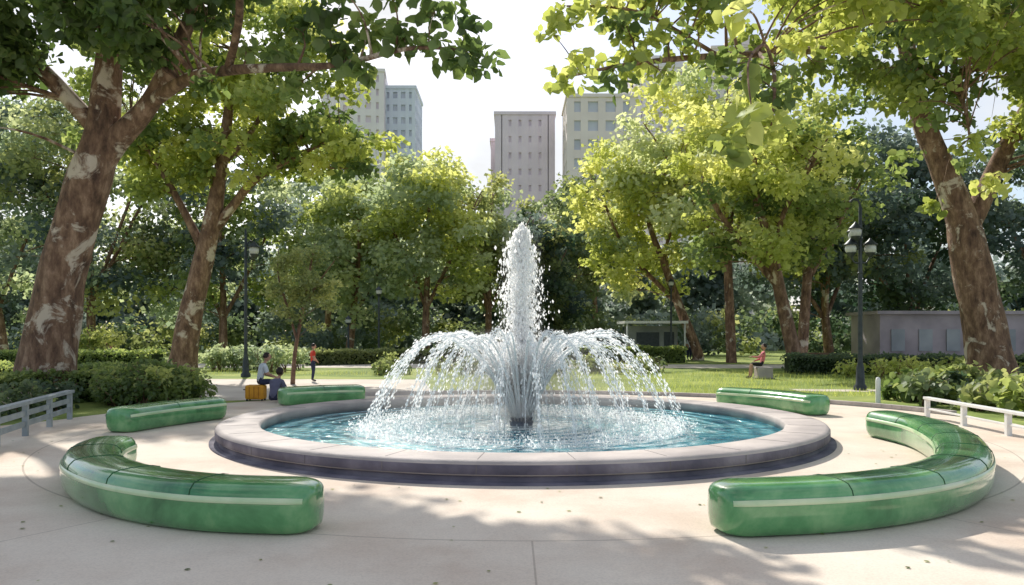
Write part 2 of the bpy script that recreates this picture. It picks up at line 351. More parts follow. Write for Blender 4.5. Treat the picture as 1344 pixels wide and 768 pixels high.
b=MB(); b.lathe((0,0,0),[(.001,.13),(3.0,.13),(3.0,.5),(1.6,1.7),(.6,2.1),(.45,3.7),(.001,3.75)],48)
o=b.obj('water_mist',mistmat(),wj); o.location=(CX,CY,0)

# ------------------------------------------------------------------ benches
def benchmat():
    m,nt,N,L,b=mat('green_glazed')
    tc=N.new('ShaderNodeTexCoord'); n=N.new('ShaderNodeTexNoise'); n.inputs['Scale'].default_value=1.5; n.inputs['Detail'].default_value=9; n.inputs['Roughness'].default_value=.62; n.inputs['Distortion'].default_value=.3; L.new(tc.outputs['Object'],n.inputs['Vector'])
    r=N.new('ShaderNodeValToRGB'); e=r.color_ramp.elements; e[0].position=.32; e[0].color=(.03,.16,.05,1); e[1].position=.72; e[1].color=(.28,.52,.24,1); q=e.new(.5); q.color=(.10,.33,.12,1)
    L.new(n.outputs['Fac'],r.inputs['Fac']); L.new(r.outputs[0],b.inputs['Base Color'])
    b.inputs['Roughness'].default_value=.25; b.inputs['Coat Weight'].default_value=.9; b.inputs['Coat Roughness'].default_value=.06
    return m
GB=benchmat(); STR=noisy('pale_inlay',(.42,.62,.34),(.70,.78,.52),2.2,.3,coat=.5)
SEAM=noisy('seam_dark',(.02,.07,.03),(.03,.1,.04),3,.6)
def bench(pts,w=.62,h=.46):
    e=empty('curved_bench')
    P=np.array([(x,y,0) for x,y in pts],float)
    Q,_=catmull(P,np.ones(len(P)),24)
    seg=np.r_[0,np.cumsum(np.linalg.norm(np.diff(Q,axis=0),axis=1))]; Lh=seg[-1]
    S=np.unique(np.r_[np.linspace(0,.26,12)**1.0,np.linspace(.26,Lh-.26,int(Lh/.08)),np.linspace(Lh-.26,Lh,12)])
    X=np.interp(S,seg,Q[:,0]);Y=np.interp(S,seg,Q[:,1])
    T=np.gradient(np.stack([X,Y],1),axis=0); T/=np.linalg.norm(T,axis=1)[:,None]; Nn=np.stack([T[:,1],-T[:,0]],1)
    prof=[(-.30,0.0),(-.40,.06),(-.47,.22),(-.50,.45),(-.49,.68),(-.455,.84),(-.38,.945),(-.26,.985),(-.12,1.0),(.12,1.0),(.26,.985),(.38,.945),(.455,.84),(.49,.68),(.50,.45),(.47,.22),(.40,.06),(.30,0.0)]
    k=len(prof); V=[]
    for i,s_ in enumerate(S):
        q=min(s_,Lh-s_)/.26; q=min(q,1); f=math.sqrt(max(1-(1-q)**2,0.0)); f=.30+.70*f
        for a,zf in prof:
            zz=h*(.5+(zf-.5)*(.45+.55*f)) if q<1 else h*zf
            if zf<.01: zz=(1-f)*h*.22
            V.append([X[i]+Nn[i,0]*a*w*f,Y[i]+Nn[i,1]*a*w*f,zz+.004])
    F=[]
    for i in range(len(S)-1):
        for j in range(k):
            j2=(j+1)%k; F.append([i*k+j,i*k+j2,(i+1)*k+j2,(i+1)*k+j])
    F.append(list(range(k))[::-1]); F.append([(len(S)-1)*k+j for j in range(k)])
    b=MB(); b.add(V,F); b.obj('seat_body',GB,e)
    b=MB(); idx=[i for i,s_ in enumerate(S) if .06<=s_<=Lh-.06]
    for side in (-1,1):
        pr=[(.496,.63),(.503,.65),(.487,.745),(.476,.745)]
        V=[]
        for i in idx:
            q=min(min(S[i],Lh-S[i])/.26,1); f=.3+.7*math.sqrt(1-(1-q)**2)
            for a,zf in pr: V.append([X[i]+Nn[i,0]*side*(a*w*f+.004),Y[i]+Nn[i,1]*side*(a*w*f+.004),h*(.5+(zf-.5)*(.45+.55*f) if q<1 else zf)+.004])
        F=[]
        for i in range(len(idx)-1):
            for j in range(3): F.append([i*4+j,i*4+j+1,(i+1)*4+j+1,(i+1)*4+j])
        b.add(V,F)
    b.obj('inlay_strip',STR,e)
    b=MB(); ns=max(2,round(Lh/1.15))
    for q in range(1,ns):
        s_=Lh*q/ns; x=np.interp(s_,S,X); y=np.interp(s_,S,Y); nx=np.interp(s_,S,Nn[:,0]);ny=np.interp(s_,S,Nn[:,1])
        pts_=[(x+nx*a*w*1.004,y+ny*a*w*1.004,h*zf+.005) for a,zf in prof[4:14]]
        b.tube(pts_,[.005]*len(pts_),5)
    b.obj('seams',SEAM,e)
bench([(-1.72,7.05),(-2.75,7.20),(-3.75,7.75),(-4.6,8.65),(-5.02,9.55),(-5.15,10.3)])
bench([(1.78,6.95),(2.95,7.18),(4.0,7.72),(4.85,8.55),(5.55,9.7),(6.05,10.9),(6.4,12.3),(6.35,13.7)])
bench([(-7.05,14.0),(-6.75,15.2),(-6.15,16.6)],.66)
bench([(-5.75,19.5),(-4.9,20.2),(-3.85,20.6)],.66)
bench([(5.2,19.7),(6.15,18.5),(6.7,17.0)],.66)

# ------------------------------------------------------------------ foliage
LT=np.array([[0,0,0],[-.33,.25,.09],[-.36,.62,.10],[0,1,-.04],[.36,.62,.10],[.33,.25,.09]]); LTF=np.array([[0,1,2,3],[0,3,4,5]])[:, ::-1]
LQ=np.array([[0,0,0],[-.42,.5,.06],[0,1,0],[.42,.5,-.03]]); LQF=np.array([[0,1,2,3]])
LB=np.array([[-.03,0,0],[.03,0,0],[.02,1,.15],[-.01,1,.15]]); LBF=np.array([[0,1,2,3]])
def leafcloud(name,P,size,cols,parent,rng,tm='T',up=.6,outw=None,mt=None):
    T,TF={'T':(LT,LTF),'Q':(LQ,LQF),'B':(LB,LBF)}[tm]
    n=len(P); nn=rng.normal(0,.75,(n,3))+np.array([0,0,up])
    if outw is not None: nn+=outw*.6
    nn/=np.linalg.norm(nn,axis=1)[:,None]
    d=rng.normal(0,1,(n,3))
    if tm=='B': nn=rng.normal(0,1,(n,3)); nn[:,2]*=.2; nn/=np.linalg.norm(nn,axis=1)[:,None]; d=rng.normal(0,.35,(n,3))+np.array([0,0,1])
    else: d[:,2]-=.5
    d-=nn*np.sum(d*nn,1)[:,None]; d/=np.linalg.norm(d,axis=1)[:,None]; x=np.cross(d,nn)
    sz=size[:,None,None]
    V=P[:,None,:]+sz*(T[None,:,0:1]*x[:,None,:]+T[None,:,1:2]*d[:,None,:]+T[None,:,2:3]*nn[:,None,:])
    F=(TF[None]+(np.arange(n)*len(T))[:,None,None]).reshape(-1,4)
    return quadmesh(name,V.reshape(-1,3),F,mt or LEAF,parent,np.repeat(cols,len(T),0))
PAL={
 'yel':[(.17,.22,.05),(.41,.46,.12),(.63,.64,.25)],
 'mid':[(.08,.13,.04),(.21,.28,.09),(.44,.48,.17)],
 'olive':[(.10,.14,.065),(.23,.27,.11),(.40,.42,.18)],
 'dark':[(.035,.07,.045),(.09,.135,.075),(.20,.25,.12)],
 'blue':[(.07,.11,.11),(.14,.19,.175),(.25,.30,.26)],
 'haze':[(.21,.28,.20),(.37,.44,.27),(.55,.59,.36)],  # leaf greens paled, aerial haze painted into the colour
 'far_haze':[(.24,.30,.31),(.35,.41,.39),(.46,.51,.45)],  # paler and bluer again, distance haze mixed into the leaf colour
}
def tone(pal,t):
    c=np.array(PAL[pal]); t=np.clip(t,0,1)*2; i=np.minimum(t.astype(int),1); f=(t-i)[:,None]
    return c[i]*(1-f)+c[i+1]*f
def ellclumps(rng,c,r,n,fill=.45):
    d=rng.normal(0,1,(n,3)); d/=np.linalg.norm(d,axis=1)[:,None]
    return np.array(c)+d*np.array(r)*(rng.random(n)**fill)[:,None]
def foliage(name,clumps,crs,pal,per,lsize,parent,rng,tm='Q',flat=.6,tbias=0.0,pals=None):
    clumps=np.array(clumps); n=len(clumps); zmin,zmax=clumps[:,2].min(),clumps[:,2].max()+.01
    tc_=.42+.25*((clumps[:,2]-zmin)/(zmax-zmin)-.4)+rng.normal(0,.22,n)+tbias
    PS=[];CS=[];OS=[]
    for i in range(n):
        m_=int(per*(crs[i]/np.mean(crs))**2); d=rng.normal(0,1,(m_,3)); d/=np.linalg.norm(d,axis=1)[:,None]
        d*= (rng.random(m_)**.45)[:,None]; 
        d=d*(1+.25*np.sin(d[:,[1,2,0]]*5+i))
        PS.append(clumps[i]+d*crs[i]*np.array([1,1,flat])); OS.append(d)
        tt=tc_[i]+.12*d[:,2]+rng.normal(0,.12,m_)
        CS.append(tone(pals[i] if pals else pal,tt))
    P=np.concatenate(PS); k=P[:,2]>.05; P=P[k]
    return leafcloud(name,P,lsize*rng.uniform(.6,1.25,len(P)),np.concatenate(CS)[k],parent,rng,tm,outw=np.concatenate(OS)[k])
def tree(name,limbs,clumps,crs,pal,per,lsize,seed,tm='Q',rs=1.0,tbias=0.0,pals=None,flat=.6,conn=.05,k=16):
    rng=np.random.default_rng(seed); e=empty(name); b=MB(); LP=[];LR=[]
    for pts,rad in limbs:
        rad=[v*rs for v in rad]
        b.tube(pts,rad,k,noise=.035,rng=rng,smooth=6); q,r_=catmull(np.array(pts,float),np.array(rad,float),6); LP.append(q[3:]);LR.append(r_[3:])
    LP=np.concatenate(LP);LR=np.concatenate(LR)
    for i,c in enumerate(clumps):
        c=np.array(c); d=np.linalg.norm(LP-c,axis=1)+np.maximum(LP[:,2]-c[2]+.3,0)*2+LR*2
        j=int(np.argmin(d)); a=LP[j]; l=np.linalg.norm(c-a)
        if l<.25: continue
        m1=a*.6+c*.4+np.array([*rng.normal(0,.06*l,2),.10*l]); m2=a*.25+c*.75+np.array([*rng.normal(0,.06*l,2),.08*l])
        r0=min(LR[j]*.6,conn*(.5+.2*l)); b.tube([a,m1,m2,c],[r0,r0*.65,r0*.4,r0*.15],5,smooth=3)
        for q in range(2):
            t_=c+rng.normal(0,.5,3)*crs[i]; b.tube([m2,(m2+t_)/2+rng.normal(0,.05,3),t_],[r0*.3,r0*.2,r0*.08],4)
    b.obj('trunk',BARK,e)
    foliage('foliage',clumps,crs,pal,per,lsize,e,rng,tm,tbias=tbias,pals=pals,flat=flat)
    return e
rg=np.random.default_rng(11)
# --- left plane tree
D=20.5
limbs=[([(-12.3,D,-.2),(-12.15,D,.5),(-11.95,D,1.8),(-11.75,D,3.2),(-11.35,D,4.6),(-10.95,D,5.9),(-10.7,D,6.9),(-10.5,D,8.6),(-10.35,D,10.5),(-10.1,D,13)],[1.15,.86,.74,.66,.60,.62,.5,.38,.32,.22]),
 ([(-11.0,D,5.7),(-10.35,D,6.75),(-9.3,D-.2,7.75),(-8.5,D-.3,9.3),(-7.95,D-.3,10.7),(-7.2,D,13)],[.42,.36,.28,.22,.17,.1]),
 ([(-9.35,D-.2,7.7),(-7.9,19.2,8.0),(-6.5,18,7.8),(-4.9,16.5,7.35),(-3.4,15.3,7.0),(-1.9,14.3,6.95),(-.9,13.8,6.75)],[.22,.16,.13,.10,.07,.045,.02]),
 ([(-6.5,18,7.8),(-5.6,16.2,8.4),(-5,14,9.0),(-4.5,12,9.6)],[.11,.09,.07,.04]),
 ([(-10.7,D,7),(-12.2,D-.3,8.7),(-14,D-.5,10.2),(-16,D,12)],[.28,.22,.16,.08]),
 ([(-8.2,D-.3,10.2),(-7.2,20,10.9),(-5.8,19.6,11.2),(-4.2,19.4,11.2)],[.17,.13,.10,.05]),
 ([(-10.4,D,9.5),(-9.8,19,10.8),(-8.8,18.4,11.2),(-7.8,18,11)],[.22,.17,.12,.06])]
hangL=[(-5.9,17.6,8.2),(-4.8,16.6,7.7),(-4.2,16.2,8.1),(-3.3,15.2,7.3),(-2.7,15,7.6),(-2.0,14.4,7.2),(-1.5,14.2,7.0),(-1.0,13.9,6.75),(-.55,13.7,6.5),(-.7,13.6,7.1),(-1.4,14,7.6),(-3.6,15.0,7.9),(-2.9,14.9,6.75),(-3.2,14,8.0),(-7.0,18,7.5),(-4.2,15.5,6.6),(-2.2,14.2,8.0),(-13.6,19.8,6.9),(-14.3,20,7.6),(-13.2,19.8,7.8)]
cl=np.concatenate([ellclumps(rg,(-12.5,20,13.4),(6.0,5,3.0),40),ellclumps(rg,(-6.7,19.5,11.5),(3.4,1.9,1.0),84,.6),ellclumps(rg,(-9.6,19.0,11.6),(3.0,2.4,1.2),30,.6),ellclumps(rg,(-6.6,13.9,10.6),(3.2,1.6,1.0),12,.6),  # dense out-of-view clumps added to this crown to shade the left foreground
  ellclumps(rg,(-15,19.5,9.4),(3.2,2.5,2.0),26),ellclumps(rg,(-8.6,18,9.3),(2.4,1.8,1.2),14),np.array(hangL)])
crs=np.r_[np.full(40,1.25),np.full(84,.95),np.full(30,1.0),np.full(12,.85),np.full(26,1.0),np.full(14,.8),rg.uniform(.30,.55,len(hangL))]
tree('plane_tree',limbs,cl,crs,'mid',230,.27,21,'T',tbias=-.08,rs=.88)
# --- right plane tree
D=27.8
limbs=[([(17.05,D,-.2),(16.95,D,.5),(16.7,D,1.8),(16.4,D,3.3),(16.1,D,4.8),(15.85,D,5.9),(15.1,D,7.8),(14.4,D,9.7),(13.8,D,12.6),(13.5,D,15)],[1.25,.98,.84,.78,.74,.62,.48,.42,.3,.16]),
 ([(16.0,D,5.3),(16.4,D,6.1),(17.0,D,7.5),(18.1,D,9.6),(19.6,D,12)],[.4,.42,.38,.30,.18]),
 ([(14.5,D,9.4),(13.1,D-1,10.3),(11,25,10.7),(8.3,22,9.7),(6.0,19.2,8.6),(3.8,16.6,7.6),(2.2,15.3,7.0),(1.0,14.5,6.5)],[.3,.22,.17,.13,.10,.075,.05,.02]),
 ([(6.0,19.2,8.6),(5.6,17,7.6),(5.2,15.6,6.6),(5.0,15.2,5.8)],[.08,.06,.04,.02]),
 ([(5.5,16.6,7.4),(4.5,14,6.9),(3.6,12,5.9),(3.45,11.3,4.9)],[.05,.035,.02,.01]),
 ([(4.5,14,6.9),(3.8,12.4,6.8),(3.1,11.2,6.4)],[.03,.02,.01]),
 ([(8.3,22,9.7),(8.6,18.5,9.9),(8.8,15,10)],[.11,.08,.04]),
 ([(13.1,D-1,10.3),(13.2,24,9.4),(12.6,22,8.2),(12.2,21,7.0)],[.14,.10,.06,.03]),
 ([(4.6,17.6,8.0),(2.6,16,8.3),(1.0,15.2,8.1)],[.06,.04,.02])]
hang=[(1.0,14.5,6.4),(1.3,14.6,6.9),(1.9,15.1,6.7),(2.3,15.4,7.1),(2.6,15.6,7.6),(3.0,15.8,7.0),(3.6,16.3,7.6),(1.1,15.2,8.0),(1.8,15.6,8.3),(2.8,16,8.4),(.7,15.1,7.6),(5.0,15.2,5.8),(5.2,15.5,6.5),(5.5,16.6,7.3),(4.6,15.6,6.9),(4.4,15.3,5.5),(12.3,21,6.8),(12.7,22,7.8),(11.6,21.5,7.6),(11.8,20.6,6.2),(12.9,21.2,5.8),(10.6,22,8.2),(6.6,18.6,7.6),(7.4,19,8.2),(6.2,17.4,8.2),(4.6,17.2,7.6),(11.2,21,5.2),(10.7,21.4,6.6),(3.2,16,7.9),(4.0,16.4,8.3),(2.2,15.3,7.8)]
cl=np.concatenate([ellclumps(rg,(16.2,27.5,15.6),(8,6,3.8),56),ellclumps(rg,(8.3,18,9.9),(4.6,3.4,1.3),40,.6),ellclumps(rg,(13.5,23,10.2),(4.2,3,2.2),30,.6),ellclumps(rg,(3.4,15.8,8.9),(2.4,1.5,.7),12,.6),ellclumps(rg,(19.5,26,9.6),(2.6,2.5,2.6),18),np.array(hang)])
crs=np.r_[np.full(56,1.4),np.full(40,.85),np.full(30,1.0),np.full(12,.6),np.full(18,1.0),rg.uniform(.3,.6,len(hang))]
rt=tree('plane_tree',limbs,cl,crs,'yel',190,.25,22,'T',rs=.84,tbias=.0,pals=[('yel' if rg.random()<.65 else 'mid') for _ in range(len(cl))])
g=np.random.default_rng(17)
foliage('large_leaves',[(3.1,11.2,6.35),(3.45,11.3,4.9),(3.3,11.4,4.6),(3.1,11.3,4.35),(3.6,11.9,5.6),(3.5,11.8,5.2)],np.array([.22,.2,.2,.2,.2,.2]),'yel',7,.40,rt,g,'T')
# --- second left tree
D=36
limbs=[([(-15.2,D,-.2),(-15.0,D,.8),(-14.6,D,3),(-14.1,D,5.2),(-13.7,D,7),(-13.2,D,10),(-12.8,D,13.5),(-12.6,D,17)],[.95,.74,.62,.55,.48,.32,.22,.1]),
 ([(-13.9,D,6.2),(-12.8,D,7.6),(-11.6,D-.5,8.7),(-9.8,D-1,9.6),(-7.6,D-1,10.6)],[.3,.26,.2,.14,.06]),
 ([(-14.2,D,5.8),(-15.2,D,7.8),(-16.1,D,9.4),(-17.4,D,11.5)],[.26,.2,.15,.07]),
 ([(-13.3,D,9.5),(-11.8,D,11.2),(-10.8,D,13.2)],[.2,.14,.07]),
 ([(-9.8,D-1,9.6),(-8.2,D-1,9.2),(-6.9,D-1,9.2)],[.1,.07,.03])]
cl=np.concatenate([ellclumps(rg,(-13.0,D,14.2),(6.6,5,4.0),62),ellclumps(rg,(-17,D,10.2),(3,3,2.4),18),ellclumps(rg,(-8.2,D-1,10.2),(3.0,2,1.7),26),ellclumps(rg,(-12.5,D-1,9.8),(5,2,1.4),18)])
crs=np.r_[np.full(62,1.3),np.full(18,1.1),np.full(26,.9),np.full(18,.8)]
tree('plane_tree',limbs,cl,crs,'yel',170,.33,23,'Q',rs=.82,tbias=.1,pals=[('yel' if rg.random()<.65 else 'mid') for _ in range(len(cl))])
# --- young tree
D=28
limbs=[([(-7.8,D,-.1),(-7.7,D,1.2),(-7.45,D,2.6),(-7.2,D,4.0),(-7.0,D,5.0)],[.09,.07,.06,.04,.02]),
 ([(-7.65,D,1.6),(-8.0,D,2.8),(-8.3,D,3.8),(-8.3,D,4.8)],[.05,.04,.03,.015]),([(-7.4,D,2.8),(-6.9,D,3.6),(-6.3,D,4.4)],[.04,.03,.015])]
cl=ellclumps(rg,(-7.3,D,3.3),(1.35,1.1,1.6),34,.6); tree('young_tree',limbs,cl,np.full(34,.42),'olive',95,.14,24,'Q',conn=.02,k=8,tbias=.15)
def auto(name,x,d,cx,cz,r,pal,seed,nc,per,ls,tr=.35,cr=1.4,pals=None,cy=0,tb=0.0,split=3):
    g=np.random.default_rng(seed)
    zb=max(cz-r[2]*.75,1.5); L1=[([(x,d,-.2),(x+.02,d,.6),(x*.7+cx*.3,d,zb*.6),(x*.4+cx*.6,d,zb+.6),(cx,d+cy,cz),(cx+.3,d+cy,cz+r[2]*.7)],[tr*1.5,tr*1.15,tr,tr*.8,tr*.5,tr*.15])]
    for q in range(split):
        a=g.random()*2*math.pi if q>1 else (0.3 if q==0 else math.pi-.3)
        L1.append(([(x*.55+cx*.45,d,zb*.75),(cx+math.cos(a)*r[0]*.3,d+math.sin(a)*r[1]*.3,zb+r[2]*.35),(cx+math.cos(a)*r[0]*.6,d+math.sin(a)*r[1]*.6,cz+.1*r[2]),(cx+math.cos(a)*r[0]*.8,d+math.sin(a)*r[1]*.8,cz+.4*r[2])],[tr*.55,tr*.42,tr*.28,tr*.1]))
    cl=ellclumps(g,(cx,d+cy,cz),r,nc,.4)
    tree(name,L1,cl,g.uniform(.7,1.3,nc)*cr,pal,per,ls,seed+100,'Q',pals=([pals[int(v)] for v in g.integers(0,len(pals),nc)] if pals else None),tbias=tb,k=10)
auto('broadleaf_tree',14.3,40,12.3,9.4,(4.6,4,4.8),'yel',31,58,150,.33,.32,1.15,['yel','yel','mid'],tb=.18)
auto('broadleaf_tree',13.9,50,13.4,13.0,(6.4,5,6.4),'yel',32,72,170,.38,.28,1.5,['yel','yel','haze'],tb=.3)
auto('broadleaf_tree',12.9,55,9.4,10.4,(5.0,4.5,6.4),'yel',33,78,170,.38,.32,1.4,['yel','yel','haze'],tb=.3)
auto('broadleaf_tree',16.9,46,17.8,10.4,(4.5,4,5.0),'mid',34,56,150,.36,.28,1.4,['yel','mid','mid'],tb=.1)
# --- background trees
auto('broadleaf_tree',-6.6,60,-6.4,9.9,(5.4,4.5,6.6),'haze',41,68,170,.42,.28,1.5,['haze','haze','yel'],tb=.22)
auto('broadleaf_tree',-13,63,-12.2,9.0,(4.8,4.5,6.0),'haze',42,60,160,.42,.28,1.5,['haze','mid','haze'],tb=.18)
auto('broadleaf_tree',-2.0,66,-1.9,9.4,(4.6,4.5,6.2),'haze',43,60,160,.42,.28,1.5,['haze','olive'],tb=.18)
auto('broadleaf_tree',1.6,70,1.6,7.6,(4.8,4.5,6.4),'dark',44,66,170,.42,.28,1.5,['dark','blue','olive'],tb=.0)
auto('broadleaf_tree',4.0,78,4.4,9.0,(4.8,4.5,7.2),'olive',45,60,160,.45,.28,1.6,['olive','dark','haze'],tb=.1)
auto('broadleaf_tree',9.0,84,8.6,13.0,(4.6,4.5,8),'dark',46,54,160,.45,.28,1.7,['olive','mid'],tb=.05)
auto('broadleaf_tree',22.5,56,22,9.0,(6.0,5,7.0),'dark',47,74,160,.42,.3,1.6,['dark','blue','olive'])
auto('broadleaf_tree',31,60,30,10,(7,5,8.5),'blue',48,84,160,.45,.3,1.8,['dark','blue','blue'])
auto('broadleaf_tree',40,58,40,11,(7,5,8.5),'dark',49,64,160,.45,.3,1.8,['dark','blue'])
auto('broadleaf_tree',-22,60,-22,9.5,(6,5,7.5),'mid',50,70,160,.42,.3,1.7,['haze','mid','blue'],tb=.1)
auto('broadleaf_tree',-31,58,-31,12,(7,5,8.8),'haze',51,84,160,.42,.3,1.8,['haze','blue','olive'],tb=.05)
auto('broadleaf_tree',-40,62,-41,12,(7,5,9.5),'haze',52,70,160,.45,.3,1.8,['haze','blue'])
auto('broadleaf_tree',-17.5,75,-17.5,12,(6,5,7.5),'haze',53,64,160,.45,.28,1.7,['haze','far_haze'],tb=.1)
# distant mass of trees
g=np.random.default_rng(60); cl=[];cr_=[]
for x in np.linspace(-85,85,66):
    hh=10.5+1.6*math.sin(x*.3)+g.random()*2.2
    for z in np.arange(1.0,hh,1.9): cl.append((x+g.normal(0,.9),94+g.normal(0,2.5),z)); cr_.append(2.2)
e=empty('distant_tree_mass'); foliage('foliage',cl,np.array(cr_),'far_haze',210,.9,e,g,'Q',flat=.8,pals=[['far_haze','blue','far_haze'][int(v)] for v in g.integers(0,3,len(cl))],tbias=.1)
cl=[];cr_=[]
for x in np.linspace(-48,48,60):
    for q in range(2): cl.append((x+g.normal(0,.5),68+g.normal(0,1.2),g.uniform(.5,3.4))); cr_.append(1.5)
e=empty('understory_shrubs'); foliage('foliage',cl,np.array(cr_),'dark',150,.45,e,g,'Q',flat=.8,pals=[['dark','blue','olive'][int(v)] for v in g.integers(0,3,len(cl))],tbias=.1)

# hedges
def hedge(name,x0,y0,x1,y1,w,h,pal,n,ls,seed,tb=0):
    g=np.random.default_rng(seed); e=empty(name); l=math.hypot(x1-x0,y1-y0); a=math.atan2(y1-y0,x1-x0)
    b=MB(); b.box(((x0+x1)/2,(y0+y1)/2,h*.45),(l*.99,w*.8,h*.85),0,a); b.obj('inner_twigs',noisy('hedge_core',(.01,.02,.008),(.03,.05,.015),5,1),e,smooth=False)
    s_=g.random(n)*l; v=g.uniform(-.5,.5,n)*w; z=g.random(n)*h; fc=g.random(n)
    z=np.where(fc<.5,h,z); v=np.where(fc>=.5,np.where(g.random(n)<.7,-w/2,w/2),v)
    z=z+g.normal(0,.03,n)+.05*np.sin(s_*3.1)*(fc<.5); v=v+g.normal(0,.03,n)+.04*np.sin(s_*4)
    P=np.stack([x0+s_*math.cos(a)-v*math.sin(a),y0+s_*math.sin(a)+v*math.cos(a),np.maximum(z,.03)],1)
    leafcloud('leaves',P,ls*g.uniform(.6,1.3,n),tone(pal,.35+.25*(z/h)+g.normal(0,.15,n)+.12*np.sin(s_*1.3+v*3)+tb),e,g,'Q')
hedge('box_hedge',-28,27,-11.5,26,1.4,.75,'mid',9000,.12,71)
hedge('box_hedge',-34,38,-17,38,1.5,.95,'mid',9000,.16,72)
hedge('box_hedge',12.5,36,30,34,1.6,.8,'dark',9000,.14,73)
hedge('box_hedge',-12,46,-1,52,1.5,.8,'olive',8000,.18,74)
hedge('box_hedge',4,52,11,50,1.5,.9,'mid',7000,.18,75)
hedge('box_hedge',-10.6,22.2,-14.5,17.0,1.3,.75,'mid',12000,.11,76)
def bush(name,items,pal,per,ls,seed,tm='T',tb=0.0,pals=None):
    g=np.random.default_rng(seed); e=empty(name); b=MB()
    for (x,y,z,r_) in items:
        for q in range(4):
            b.tube([(x+g.normal(0,.05),y+g.normal(0,.05),0),(x+g.normal(0,.2*r_),y+g.normal(0,.2*r_),z*.6),(x+g.normal(0,.5*r_),y+g.normal(0,.5*r_),z+r_*.4)],[.02,.014,.006],5)
    b.obj('stems',BARK,e)
    foliage('foliage',[(x,y,z) for x,y,z,_ in items],np.array([r_ for *_,r_ in items]),pal,per,ls,e,g,tm,flat=.75,tbias=tb,pals=pals)
g=np.random.default_rng(80)
it=[(x,y,g.uniform(.25,.55),g.uniform(.4,.6)) for x,y in zip(g.uniform(-10.4,-8.2,26),g.uniform(18.9,21.6,26))]
bush('garden_shrub',it+[(-9.1,20.2,.8,.5),(-9.7,20.6,.85,.5),(-8.6,20.6,.65,.5),(-8.9,19.6,.7,.45)],'mid',230,.13,81)
it=[(x,y,g.uniform(.2,.5),g.uniform(.35,.55)) for x,y in zip(g.uniform(-16,-10.2,34),g.uniform(15.0,19.0,34))]
bush('garden_shrub',it,'dark',200,.13,82,tb=.2)
it=[(x,y,g.uniform(.15,.45),g.uniform(.35,.55)) for x,y in zip(g.uniform(10.0,17,64),g.uniform(15.8,24,64)) if x>9.6+max(0,(18-y))*.05]
it+=[(10.2,19.5,.5,.5),(11.2,20.6,.6,.5),(12.5,21.5,.6,.6),(10.8,17,.5,.5),(11.6,18.2,.6,.5)]
bush('garden_shrub',it,'mid',120,.23,83,tb=-.08,pals=[['mid','olive','dark','mid'][int(v)] for v in g.integers(0,4,len(it))])
it=[(x,y,g.uniform(.3,1.0),g.uniform(.5,.8)) for x,y in zip(g.uniform(-15,-10.5,22),g.uniform(37,41,22))]
bush('garden_shrub',it,'haze',120,.22,84,'Q')
it=[(x,y,g.uniform(.2,.5),g.uniform(.4,.7)) for x,y in zip(g.uniform(-6,7,26),g.uniform(34,38,26))]
bush('garden_shrub',it,'olive',120,.18,85,'Q')
it=[(x,y,g.uniform(.2,.6),g.uniform(.4,.7)) for x,y in zip(g.uniform(14,22,22),g.uniform(29,33,22))]
bush('garden_shrub',it,'yel',120,.18,86,'Q')
bush('garden_shrub',[(-23.5,44,1.5,1.1),(-22.6,44,1.6,1.0),(-24.3,44,1.2,.9)],'yel',400,.2,87,'Q')
g=np.random.default_rng(90); n=42000
P=np.stack([g.uniform(-24,24,n),22.5+g.random(n)**1.6*14,np.zeros(n)],1)
k=((P[:,0]-CX)**2/9.9**2+(P[:,1]-CY-.6)**2/8.7**2>1)&~((P[:,0]<-2.2)&(P[:,1]>20)&(P[:,1]<34))&~((P[:,0]>8.5)&(np.abs(P[:,1]-(24.9-(P[:,0]-9)*.147))<.8)); P=P[k]
leafcloud('grass',P,g.uniform(.08,.2,len(P)),tone('yel',.25+.25*np.sin(P[:,0]*.7)*np.sin(P[:,1]*.6)+g.normal(0,.18,len(P))+.1),None,g,'B')
n=170; P=np.stack([g.uniform(-9,9,n),g.uniform(5,13,n),np.full(n,.016)],1); k=np.hypot(P[:,0]-CX,P[:,1]-CY)>5.5; P=P[k]
T=LT*np.array([1,1,.3]); a=g.random(len(P))*6.28; sz=g.uniform(.025,.055,len(P))[:,None]
V=np.stack([P[:,0:1]+sz*(T[:,0]*np.cos(a)[:,None]-T[:,1]*np.sin(a)[:,None]),P[:,1:2]+sz*(T[:,0]*np.sin(a)[:,None]+T[:,1]*np.cos(a)[:,None]),P[:,2:3]+sz*np.abs(T[:,2])[None]],2)
F=(LTF[None]+(np.arange(len(P))*6)[:,None,None]).reshape(-1,4)
quadmesh('fallen_leaves',V.reshape(-1,3),F,LEAF,None,np.repeat(tone('olive',g.random(len(P))),6,0))

